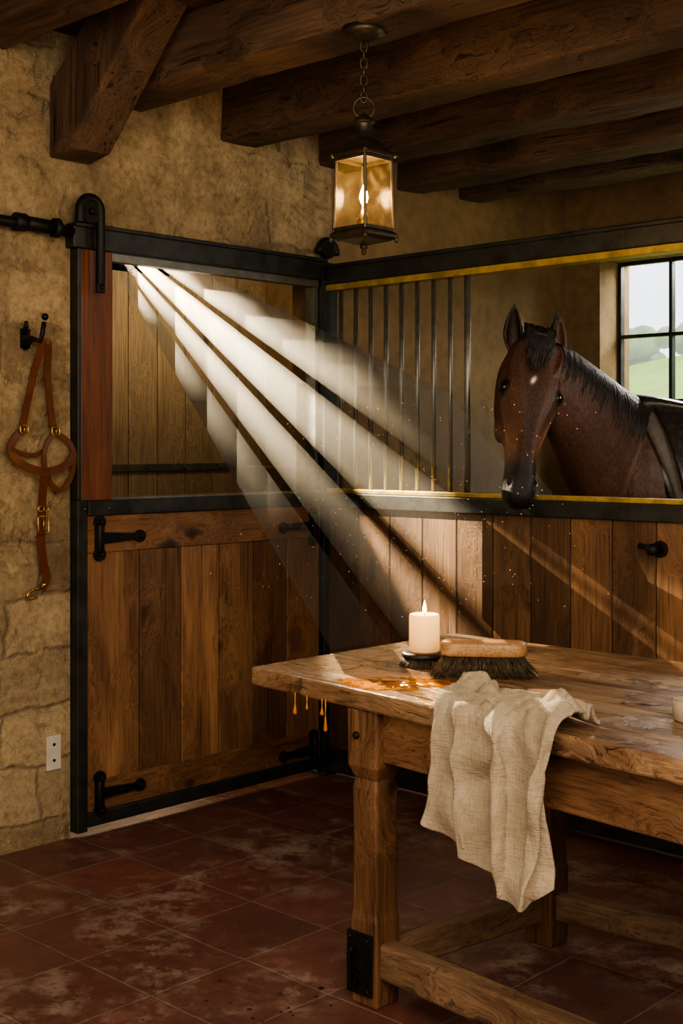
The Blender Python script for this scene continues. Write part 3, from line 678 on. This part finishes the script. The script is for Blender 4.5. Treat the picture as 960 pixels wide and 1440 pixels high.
BX,BY=1.875,-1.285; dd=V((.79,.59,0)).normalized(); ss=V((-dd.y,dd.x,0))
e=empty('grooming_brush',(BX,BY,TZ),'oblong grooming brush with pale wooden back, bristles down','brush')
def rr(hl_,hw,z,rad,n=8):
    o=[]
    for (sx,sy,a0) in ((1,1,0),(-1,1,90),(-1,-1,180),(1,-1,270)):
        for k in range(n+1):
            a=math.radians(a0+90*k/n); o.append(V((BX,BY,z))+dd*(sx*(hl_-rad)+rad*math.cos(a))+ss*(sy*(hw-rad)+rad*math.sin(a)))
    return o
b=MB(); b.loft([rr(.110,.032,.878,.029),rr(.116,.037,.881,.033),rr(.118,.039,.89,.035),rr(.118,.039,.907,.035),rr(.115,.036,.914,.033),rr(.109,.030,.918,.028),rr(.08,.012,.9195,.011)],.6,True); mk('brush_back',b,'brushwood',e)
b=MB()
for k in range(1900):
    a=U(-1,1);c=U(-1,1)
    p0=V((BX,BY,.882))+dd*a*.106+ss*c*.031
    p2=V((BX,BY,TZ+U(.001,.018)))+dd*(a*.142+U(-.014,.014))+ss*(c*.058+U(-.012,.012))
    p1=(p0+p2)/2+V((0,0,-.002))-dd*a*.004
    b.tube([p0,p1,p2],[.0013,.0011,.0005],3,t=R())
mk('brush_bristles',b,'bristle',e)['kind']='stuff'

# towel
def towel():
    nu,nv=150,190; vs=[];fs=[]
    q=[.285,.305,.32,.345,.375,.405,.405,.38]
    RD=[(.05,-.05,.055,.6),(.22,.42,.085,.95),(.44,.34,.045,.45),(.57,.24,.080,1.1),(.80,.12,.045,.55),(.93,-.22,.06,1.0)]
    def fold(u,s):
        f=0
        for c,dr,w_,hg in RD:
            w2=w_*(1+.6*max(0,s)); f=max(f,hg*(1-.4*max(0,s)*(1 if w_<.05 else 0))*math.exp(-((u-(c+dr*s))/w2)**2))
        return f
    def smf(u,s):
        return sum(fold(u+du,s)*wg for du,wg in ((-.04,.2),(-.02,.2),(0,.2),(.02,.2),(.04,.2)))
    for j in range(nv+1):
        for i in range(nu+1):
            u=i/nu
            Lt=.165+.035*math.sin(5.1*u+.3)+.02*math.sin(13*u)+.03*u-.04*max(0,(u-.85)/.15)
            f=u*7; k=min(6,int(f)); t_=f-k; t_=t_*t_*(3-2*t_); Lh=q[k]+(q[k+1]-q[k])*t_
            for ue in (u,1-u):
                if ue<.07: Lh-=.022*(1-ue/.07)**2
            a=(Lt+Lh)*j/nv; s=a-Lt
            n1=noise.noise(V((u*3.2,a*4,3))); n2=noise.noise(V((u*8-a*4,a*9+u*5,7))); n3=noise.noise(V((u*22,a*20,1))); n5=noise.noise(V((u*4+a*6,a*11-u*3,11)))
            fo=smf(u+.14*n1,s*1.0)
            xb=2.055+.39*u
            rr_=.028
            if s<0:
                tq=-s/Lt
                lift=min(1,(1-tq)/.25)
                z=TZ+.006+(.006+.012*fo*(1-.35*tq)+.024*abs(n1)+.028*max(0,n5)+.018*abs(n2)+.004*n3)*lift
                z+=(.018*max(0,math.sin(11*tq+5*u+3.5*n1))+.014*max(0,math.sin(19*tq-7*u+4*n2)))*lift*min(1,tq*3)
                rx=max(0,(u-.72)/.28); z+=.030*math.sin(math.pi*rx)*lift; x=xb-.05*tq*(1-u)+.016*n1+.02*n5
                y=ye(x)-s-.004+.014*n2
            else:
                g=min(1,s/.12); A_=.032+.024*min(1,s/.3)
                out=.016+A_*fo+.034*n1*g+.020*n2*g+.018*n5*g+.003*n3
                q_=min(1,s/(rr_*1.57))
                rx=max(0,(u-.72)/.28)
                topz=TZ+.012+.012*fo+.024*abs(n1)+.028*max(0,n5)+.018*abs(n2)+.030*math.sin(math.pi*rx)
                y=ye(xb)-max(.006,out)*math.sin(q_*math.pi/2)-.002
                z=topz-(topz-TZ+.018)*(1-math.cos(q_*math.pi/2)) - max(0,s-rr_*1.57)
                x=xb+(.05*(smf(u+.06,s)-smf(u-.06,s)))*g+(-.03*(1-u)-.0*u)*s/.4+.018*n1*g+.02*n5*(1-g)
            vs.append(V((x,y,z)))
    for j in range(nv):
        for i in range(nu): a=j*(nu+1)+i; fs.append((a,a+1,a+nu+2,a+nu+1))
    b=MB(); b.add(vs,fs,.5,True)
    ob=mk('linen_towel',b,'linen',label='natural beige linen towel draped over the table edge',cat='towel')
    md=ob.modifiers.new('SM','SMOOTH'); md.factor=.5; md.iterations=6
    md=ob.modifiers.new('S','SOLIDIFY'); md.thickness=.008; md.offset=0
towel()

# ------------------------------------------------------------ horse
hz=empty('horse',(1.5,1.1,0),'bay horse with black mane looking over the stall rail','horse')
BS=[((.93,.64,1.20),.12,.16,.16),((1.0,.70,1.22),.21,.26,.26),((1.12,.85,1.26),.26,.33,.35),((1.35,1.0,1.24),.28,.31,.37),((1.60,1.17,1.22),.30,.30,.36),((1.85,1.33,1.24),.29,.31,.30),((2.05,1.46,1.27),.27,.31,.28),((2.2,1.56,1.25),.21,.24,.26),((2.28,1.61,1.22),.08,.1,.12)]
NS=[((1.15,.98,1.30),.22,.28,.32),((1.075,.80,1.38),.20,.265,.36),((1.06,.60,1.50),.155,.215,.31),((1.06,.42,1.62),.12,.175,.23),((1.055,.28,1.71),.095,.145,.18),((1.05,.19,1.77),.08,.11,.12)]
def sec(S,s):
    m=len(S)-1; s=max(0,min(m-1e-6,s)); i=int(s); f=s-i
    c0=V(S[i][0]);c1=V(S[i+1][0]); c=c0.lerp(c1,f)
    i0=V(S[max(0,i-1)][0]); i2=V(S[min(m,i+2)][0])
    T=((c1-i0).lerp(i2-c0,f)).normalized()
    r=[S[i][k]*(1-f)+S[i+1][k]*f for k in(1,2,3)]
    Rr=T.cross(V((0,0,1))).normalized(); Up=Rr.cross(T)
    return c,T,Rr,Up,r
def ring(S,s,n=28):
    c,T,Rr,Up,r=sec(S,s)
    return [c+Rr*r[0]*math.cos(a)+Up*(r[1] if math.sin(a)>0 else r[2])*math.sin(a) for a in [2*math.pi*k/n for k in range(n)]]
hb=MB()
hb.loft([ring(BS,s*.5) for s in range(0,17)])
hb.loft([ring(NS,s*.5) for s in range(0,11)])
bd=V((.83,.557,0)); lat=V((-.557,.83,0))
hb.ball((1.14,.815,1.25),(.25,.262,.335),24,16,frame=(bd,lat,V((0,0,1))))
hb.ball((1.30,.93,1.23),(.26,.255,.31),24,16,frame=(bd,lat,V((0,0,1))))
def legm(c,sg,hind):
    base=V((c[0],c[1],0))+lat*sg
    if not hind: L=[(1.10,.13,0),(.95,.105,0),(.78,.07,0),(.62,.05,0),(.50,.052,-.005),(.42,.036,0),(.25,.033,0),(.16,.042,-.005),(.09,.036,-.02),(.05,.055,-.03),(0,.062,-.035)]
    else: L=[(1.2,.17,0),(1.0,.15,-.02),(.84,.11,-.03),(.68,.065,.04),(.55,.055,.09),(.48,.045,.08),(.28,.036,.06),(.16,.044,.05),(.09,.038,.03),(.05,.056,.02),(0,.062,.01)]
    n=14
    hb.loft([[base+bd*(dx+r*1.15*math.cos(a))+lat*r*math.sin(a)+V((0,0,z)) for a in [2*math.pi*k/n for k in range(n)]] for z,r,dx in L])
for sg in(-.15,.15): legm((1.10,.84),sg,False); legm((2.02,1.44),sg,True)
P0=V((1.04,.165,1.862)); A=V((.205,-.452,-.867)).normalized(); hh=V((.80,-.60,0)).normalized()
Dd=(hh*.867+V((0,0,.5))); Dd=(Dd-A*Dd.dot(A)).normalized(); Lx=A.cross(Dd).normalized()
if Lx.dot(V((.936,.352,0)))<0: Lx=-Lx
HL=.70
FO=[(0,0),(.45,.0),(.78,.05),(.97,.20),(1,.40),(.93,.65),(.72,.88),(.35,.99),(0,1)]
NO=[(0,0),(.38,.0),(.62,.07),(.84,.28),(1,.52),(1,.70),(.82,.90),(.42,1.0),(0,1)]
HS=[(-.05,.045,.10,.030,0),(.0,.088,.17,.012,0),(.08,.115,.215,.002,0),(.17,.130,.25,.0,0),(.27,.127,.275,.004,0),(.37,.115,.29,.002,.2),(.45,.099,.268,0,.45),(.53,.081,.215,-.002,.8),(.62,.067,.168,-.002,1),(.72,.061,.140,.0,1),(.81,.060,.130,.003,1),(.89,.064,.128,.003,.9),(.95,.060,.116,-.004,.7),(.99,.047,.09,-.016,.6),(1.015,.025,.05,-.032,.5)]
rs=[]
for s,w_,dp,off,bl in HS:
    cc=P0+A*(s*HL)+Dd*off; half=[]
    for (a0,d0),(a1,d1) in zip(FO,NO): half.append((a0+(a1-a0)*bl,d0+(d1-d0)*bl))
    full=half+[(-x,y) for x,y in half[-2:0:-1]]
    rs.append([cc+Lx*x*w_-Dd*y*dp for x,y in full])
rs2=[]
for i in range(len(rs)-1):
    for k in range(3):
        t=k/3; p=[rs[max(i-1,0)],rs[i],rs[i+1],rs[min(i+2,len(rs)-1)]]
        rs2.append([.5*((2*b_)+(c_-a_)*t+(2*a_-5*b_+4*c_-d2)*t*t+(3*b_-a_-3*c_+d2)*t**3) for a_,b_,c_,d2 in zip(*p)])
rs2.append(rs[-1]); hb.loft(rs2)
ES=.215
eyes=[]
for sg in(-1,1):
    ec=P0+A*ES+Dd*-.036+Lx*sg*.109; ed=(Lx*sg*.76+Dd*.62-A*.05).normalized(); eyes.append((ec,ed,sg))
    hb.ball(ec-ed*.026,(.030,.036,.030),14,10,frame=(Lx,A,Dd))
    e1=(A-ed*A.dot(ed)).normalized(); e2=ed.cross(e1)
    hb.tube([ec+ed*.005+e1*.029*math.cos(q)+e2*.0195*math.sin(q)-ed*.007*abs(math.cos(q))**2 for q in [2*math.pi*k/18 for k in range(18)]],.0055,8,True)
    hb.ball(P0+A*.285+Dd*-.165+Lx*sg*.070,(.034,.100,.088),16,10,frame=(Lx,A,Dd))
    hb.tube([P0+A*(.26+.20*k/8)+Dd*(-.072-.006*k/8)+Lx*sg*(.105-.048*k/8) for k in range(9)],[.012-.006*k/8 for k in range(9)],8)
    nc=P0+A*.625+Dd*-.026+Lx*sg*.043; ndr=(Lx*sg*.70+Dd*.66+A*.25).normalized(); n1=(A-ndr*A.dot(ndr)).normalized(); n2=ndr.cross(n1)
    hb.ball(nc-ndr*.010,(.021,.034,.024),12,8,frame=(Lx,A,Dd))
    hb.tube([nc+ndr*.008+n1*.021*math.cos(q)+n2*.012*math.sin(q) for q in [2*math.pi*k/16 for k in range(16)]],.005,8,True)
hb.ball(P0+A*.652+Dd*-.112,(.036,.040,.024),12,8,frame=(Lx,A,Dd))
hb.ball(P0+A*.675+Dd*-.058,(.040,.028,.036),12,8,frame=(Lx,A,Dd))
hb.ball(P0+A*.06+Dd*-.10,(.088,.12,.11),14,8,frame=(Lx,A,Dd))
for sg in(-1,1):
    base=P0+Lx*sg*.088+Dd*-.050+V((0,0,-.02)); tip_d=(V((0,0,1))+Lx*sg*.10+hh*.08).normalized(); Fd=(hh+Lx*sg*.35).normalized()
    Fd=(Fd-tip_d*Fd.dot(tip_d)).normalized(); Sd=tip_d.cross(Fd); rg=[]
    for e_,wd in ((0,.028),(.12,.036),(.3,.043),(.48,.040),(.65,.031),(.8,.020),(.92,.010),(1,.0035)):
        c=base+tip_d*e_*.190-Fd*.004 + Lx*(-sg)*.016*e_*e_
        m_=9; o_=[];i_=[]
        for k in range(m_):
            a=math.radians(-120+240*k/(m_-1))
            o_.append(c+Sd*wd*math.sin(a)-Fd*wd*.9*math.cos(a))
            i_.append(c+Sd*wd*.66*math.sin(a)-Fd*wd*.5*math.cos(a)+Fd*wd*.05)
        rg.append(o_+i_[::-1])
    hb.loft(rg)
me=bpy.data.meshes.new('tmp'); me.from_pydata(hb.v,[],hb.f); me.update()
bm=bmesh.new(); bm.from_mesh(me); bmesh.ops.recalc_face_normals(bm,faces=bm.faces); bm.to_mesh(me); bm.free()
ob=bpy.data.objects.new('tmp',me); bpy.context.scene.collection.objects.link(ob)
md=ob.modifiers.new('R','REMESH'); md.mode='VOXEL'; md.voxel_size=.0062; md.use_smooth_shade=True
md=ob.modifiers.new('S','SMOOTH'); md.factor=.5; md.iterations=5
dg=bpy.context.evaluated_depsgraph_get(); me2=bpy.data.meshes.new_from_object(ob.evaluated_get(dg)); me2.name='horse_body'
bpy.data.objects.remove(ob)
O=ORG['horse']
def sst(a,b_,x):
    t=max(0,min(1,(x-a)/(b_-a))); return t*t*(3-2*t)
ca=me2.attributes.new('col','FLOAT_COLOR','POINT'); cols=[]
for v_ in me2.vertices:
    p=v_.co.copy(); rel=p-P0; s=rel.dot(A); dv=rel.dot(Dd); lt=rel.dot(Lx)
    inhead=(p.y<.26 and p.z>1.1)
    base=V((.072,.034,.021))
    base*=noise.noise(p*3)*.5+1
    if p.z<.75: base=base.lerp(V((.012,.008,.007)),sst(.75,.5,p.z))
    if inhead:
        mz=sst(.49,.59,s)
        tan=math.exp(-((s-.45)/.08)**2)*sst(.02,.05,abs(lt))
        base=base.lerp(V((.26,.115,.055)),tan*.75)
        base=base.lerp(V((.010,.008,.0075)),mz*.98)
        fc=math.exp(-(lt/.04)**2)*(1-sst(.5,.6,s)); base=base.lerp(V((.035,.016,.010)),fc*.6)
        st2=math.exp(-((s-.18)/.014)**2-((lt+.004+(s-.18)*.3)/.007)**2)
        if dv>-.05: base=base.lerp(V((.75,.68,.6)),min(1,st2*1.6))
        for ec,ed,sg in eyes:
            dq=(p-ec-ed*.005).length
            if dq<.034: base=base.lerp(V((.008,.006,.005)),.9)
            elif dq<.050: base=base.lerp(V((.09,.042,.025)),.4)
            hq=ec+A*-.055; dq=(p-hq).length
            if dq<.05: v_.co-=Lx*sg*.007*math.exp(-(dq/.018)**2)
            nc=P0+A*.625+Dd*-.026+Lx*sg*.043; ndr=(Lx*sg*.70+Dd*.66+A*.25).normalized(); q=nc+ndr*.006
            r2=p-q; n1=(A-ndr*A.dot(ndr)).normalized(); n2=ndr.cross(n1)
            w_=math.exp(-(r2.dot(n1)/.015)**2-(r2.dot(n2)/.008)**2)*(1 if r2.length<.04 else 0)
            v_.co-=ndr*.020*w_
            base=base.lerp(V((.002,.002,.002)),min(1,w_*1.2))
        if s>.54 and dv<-.06:
            ml_=math.exp(-((dv+.088+(.68-s)*.06)/.005)**2); v_.co-=Lx*math.copysign(1,lt)*.004*ml_*min(1,abs(lt)/.02); base=base.lerp(V((.003,.002,.002)),ml_*.85)
        if p.z>1.84: base=base.lerp(V((.012,.008,.006)),sst(1.84,1.90,p.z)*.9)
    cols+= [base.x,base.y,base.z,1]
ca.data.foreach_set('color',cols)
for v_ in me2.vertices: v_.co-=O
for pl in me2.polygons: pl.use_smooth=True
me2.materials.clear(); me2.materials.append(M['coat'])
hbo=bpy.data.objects.new('horse_body',me2); bpy.context.scene.collection.objects.link(hbo); hbo.parent=hz; ORG['horse_body']=O
for ec,ed,sg in eyes:
    b=MB(); b.ball(ec-ed*.002,.0235,18,12); mk('horse_eye',b,'eye',hz)
b=MB()
for k in range(3000):
    s=U(1.0,5.0); c,T,Rr,Up,r=sec(NS,s)
    sd=1 if Rr.x>0 else -1
    a0=math.radians(U(80,102)); a1=math.radians(U(-8,44)+10*noise.noise(V((s*4,0,0)))*3); sh=U(0,.09); pts=[]
    for q in range(7):
        f=q/6; a=a0+(a1-a0)*f; kk=1.03+.025*math.sin(f*3)+U(0,.004)
        pts.append(c+Rr*sd*r[0]*math.cos(a)*kk+Up*r[1]*math.sin(a)*kk+T*(-sh*f)+V((0,0,-.01*f)))
    b.tube(pts,[.0026,.0028,.0026,.0024,.002,.0014,.0004],4,t=R())
mk('horse_mane',b,'mane',hz)
b=MB()
for k in range(600):
    w0=U(-.065,.065); Ln=U(.07,.19)*(1-abs(w0)*7); pts=[]
    st0=U(-.08,-.01)
    for q in range(7):
        f=q/6; s=st0+Ln*f
        pts.append(P0+A*s+Dd*(.010+.014*math.sin(f*3.1)-.02*max(0,-s*10)*.5)+Lx*(w0*(1-.35*f)+.014*math.sin(k)*f))
    b.tube(pts,[.003,.003,.003,.0028,.0024,.0018,.0005],4)
mk('horse_forelock',b,'mane',hz)
b=MB()
for k in range(160):
    a=U(0,6.28); r0=.05*R()
    p0=V((2.30,1.62,1.36)); pts=[p0+V((.0,.0,0)),p0+V((.07,.05,-.06)),p0+V((.10+r0*math.cos(a),.06+r0*math.sin(a),-.3)),p0+V((.09+r0*1.5*math.cos(a),.05+r0*1.5*math.sin(a),-.7)),p0+V((.08+r0*math.cos(a),.05+r0*math.sin(a),-1.0+U(0,.1)))]
    b.tube(pts,[.012,.006,.005,.004,.001],4)
mk('horse_tail',b,'mane',hz)
sd_=empty('saddle',(1.4,1.03,1.5),'black leather saddle over a dark saddle pad','saddle')
def shell(s0,s1,a0,a1,off,slant,ns=24,na=44):
    vs=[];fs=[]
    for j in range(na+1):
        for i in range(ns+1):
            a=math.radians(a0+(a1-a0)*j/na); f=i/ns
            dn=1-math.sin(a)
            s=s0+slant*dn*(1-f)+(s1-s0)*f
            c,T,Rr,Up,r=sec(BS,s)
            rv=(r[1] if math.sin(a)>0 else r[2])+off; rl=r[0]+off
            vs.append(c+Rr*rl*math.cos(a)+Up*rv*math.sin(a))
    for j in range(na):
        for i in range(ns): q=j*(ns+1)+i; fs.append((q,q+1,q+ns+2,q+ns+1))
    return vs,fs
b=MB(); b.add(*shell(1.62,4.05,-20,200,.024,.50),.5,True); mk('saddle_girth',b,'saddle',sd_,solid=.014,label='black piped edge of the saddle cloth')
b=MB(); b.add(*shell(1.74,4.0,-12,192,.038,.50),.5,True); mk('saddle_pad',b,'pad',sd_,solid=.014)
b=MB(); b.add(*shell(2.05,3.6,2,178,.056,.35),.5,True); mk('saddle_flap',b,'saddle',sd_,solid=.012)
b=MB(); rg=[]
for f,wd,zz in ((0,.05,.04),(.03,.10,.075),(.10,.13,.085),(.25,.15,.065),(.45,.15,.05),(.6,.16,.05),(.8,.18,.07),(.93,.18,.10),(1,.12,.10)):
    c,T,Rr,Up,r=sec(BS,1.66+1.95*f); top_=c+Up*(r[1]+.02)
    rg.append([top_+Rr*wd*math.cos(a)+Up*(zz*.5+ (zz*.5*math.sin(a) if math.sin(a)>0 else (zz*.5+.07)*math.sin(a))) for a in [2*math.pi*k/20 for k in range(20)]])
b.loft(rg); mk('saddle_seat',b,'saddle',sd_,subsurf=1)

b=MB()
for k in range(240):
    c=V((U(.3,1.6),U(-1.0,-.1),U(.85,1.6)))
    b.ball(c,U(.0009,.0020),6,4)
mk('dust_motes',b,'mote',label='tiny bright dust specks drifting in the light shaft',cat='dust',kind='stuff')

# ------------------------------------------------------------ lights, world, camera
def look(ob,tgt):
    ob.rotation_euler=(V(tgt)-ob.location).to_track_quat('-Z','Y').to_euler()
def spot(name,loc,tgt,en,col,ang,r=.03,bl=.15):
    d=bpy.data.lights.new(name,'SPOT'); d.energy=en; d.color=col; d.spot_size=math.radians(ang); d.spot_blend=bl; d.shadow_soft_size=r
    o=bpy.data.objects.new(name,d); bpy.context.scene.collection.objects.link(o); o.location=loc; look(o,tgt); return o
def area(name,loc,tgt,en,col,sx,sy):
    d=bpy.data.lights.new(name,'AREA'); d.energy=en; d.color=col; d.shape='RECTANGLE'; d.size=sx; d.size_y=sy
    o=bpy.data.objects.new(name,d); bpy.context.scene.collection.objects.link(o); o.location=loc; look(o,tgt); return o
def point(name,loc,en,col,r):
    d=bpy.data.lights.new(name,'POINT'); d.energy=en; d.color=col; d.shadow_soft_size=r
    o=bpy.data.objects.new(name,d); bpy.context.scene.collection.objects.link(o); o.location=loc; return o
spot('sun_shaft',S,S+V((1,.22,-.82)),3700,(1,.80,.52),84,.005)
area('stall_glow',(-1.05,.2,2.3),(-1.9,.2,2.3),8,(1,.80,.52),1.4,.6)
area('stall_floor_glow',(-.5,-.7,.5),(-.02,-.6,0),4,(1,.76,.46),.9,.2)
area('window_light',(.75,2.75,2.85),(1.0,0,.6),110,(1,.92,.78),1.0,.7)
area('horse_fill',(2.3,.35,2.0),(1.05,.1,1.55),10,(1,.93,.82),.5,.8)  # unseen fill lamp added to brighten the horse's head and neck
area('meadow_light',(-2,4.5,8),(-2,6,1),800,(1,.97,.9),5,5)
area('room_fill',(4.6,-3.2,2.2),(.2,-.9,1.4),64,(1,.80,.58),2.0,1.4)
area('room_fill_low',(2.2,-4.8,1.2),(.8,-.2,1.3),30,(1,.79,.58),3.0,1.6)
area('room_fill_top',(3.0,-3.6,2.6),(1.8,-2.1,0),30,(1,.85,.66),1.6,1.2)
point('lantern_light',(LX,LY,2.232),11,(1,.60,.24),.03)
point('candle_light',(CX,CY,TZ+.21),2.6,(1,.54,.18),.01)

w=bpy.data.worlds.new('world'); bpy.context.scene.world=w; w.use_nodes=True; nt=w.node_tree; nt.nodes.clear()
o=nt.nodes.new('ShaderNodeOutputWorld'); bg=nt.nodes.new('ShaderNodeBackground'); bg.inputs[0].default_value=(1,.8,.6,1); bg.inputs[1].default_value=.06
nt.links.new(bg.outputs[0],o.inputs[0])
try: bpy.context.scene.view_settings.look='AgX - Medium High Contrast'
except Exception: pass

cd=bpy.data.cameras.new('camera'); cam=bpy.data.objects.new('camera',cd); bpy.context.scene.collection.objects.link(cam)
cd.sensor_fit='HORIZONTAL'; cd.sensor_width=36; cd.lens=36*1817/960; cd.shift_y=-93/960; cd.clip_start=.05
cam.location=(4.031,-4.102,1.45); cam.rotation_euler=(math.radians(90),0,math.radians(43.7))
bpy.context.scene.camera=cam
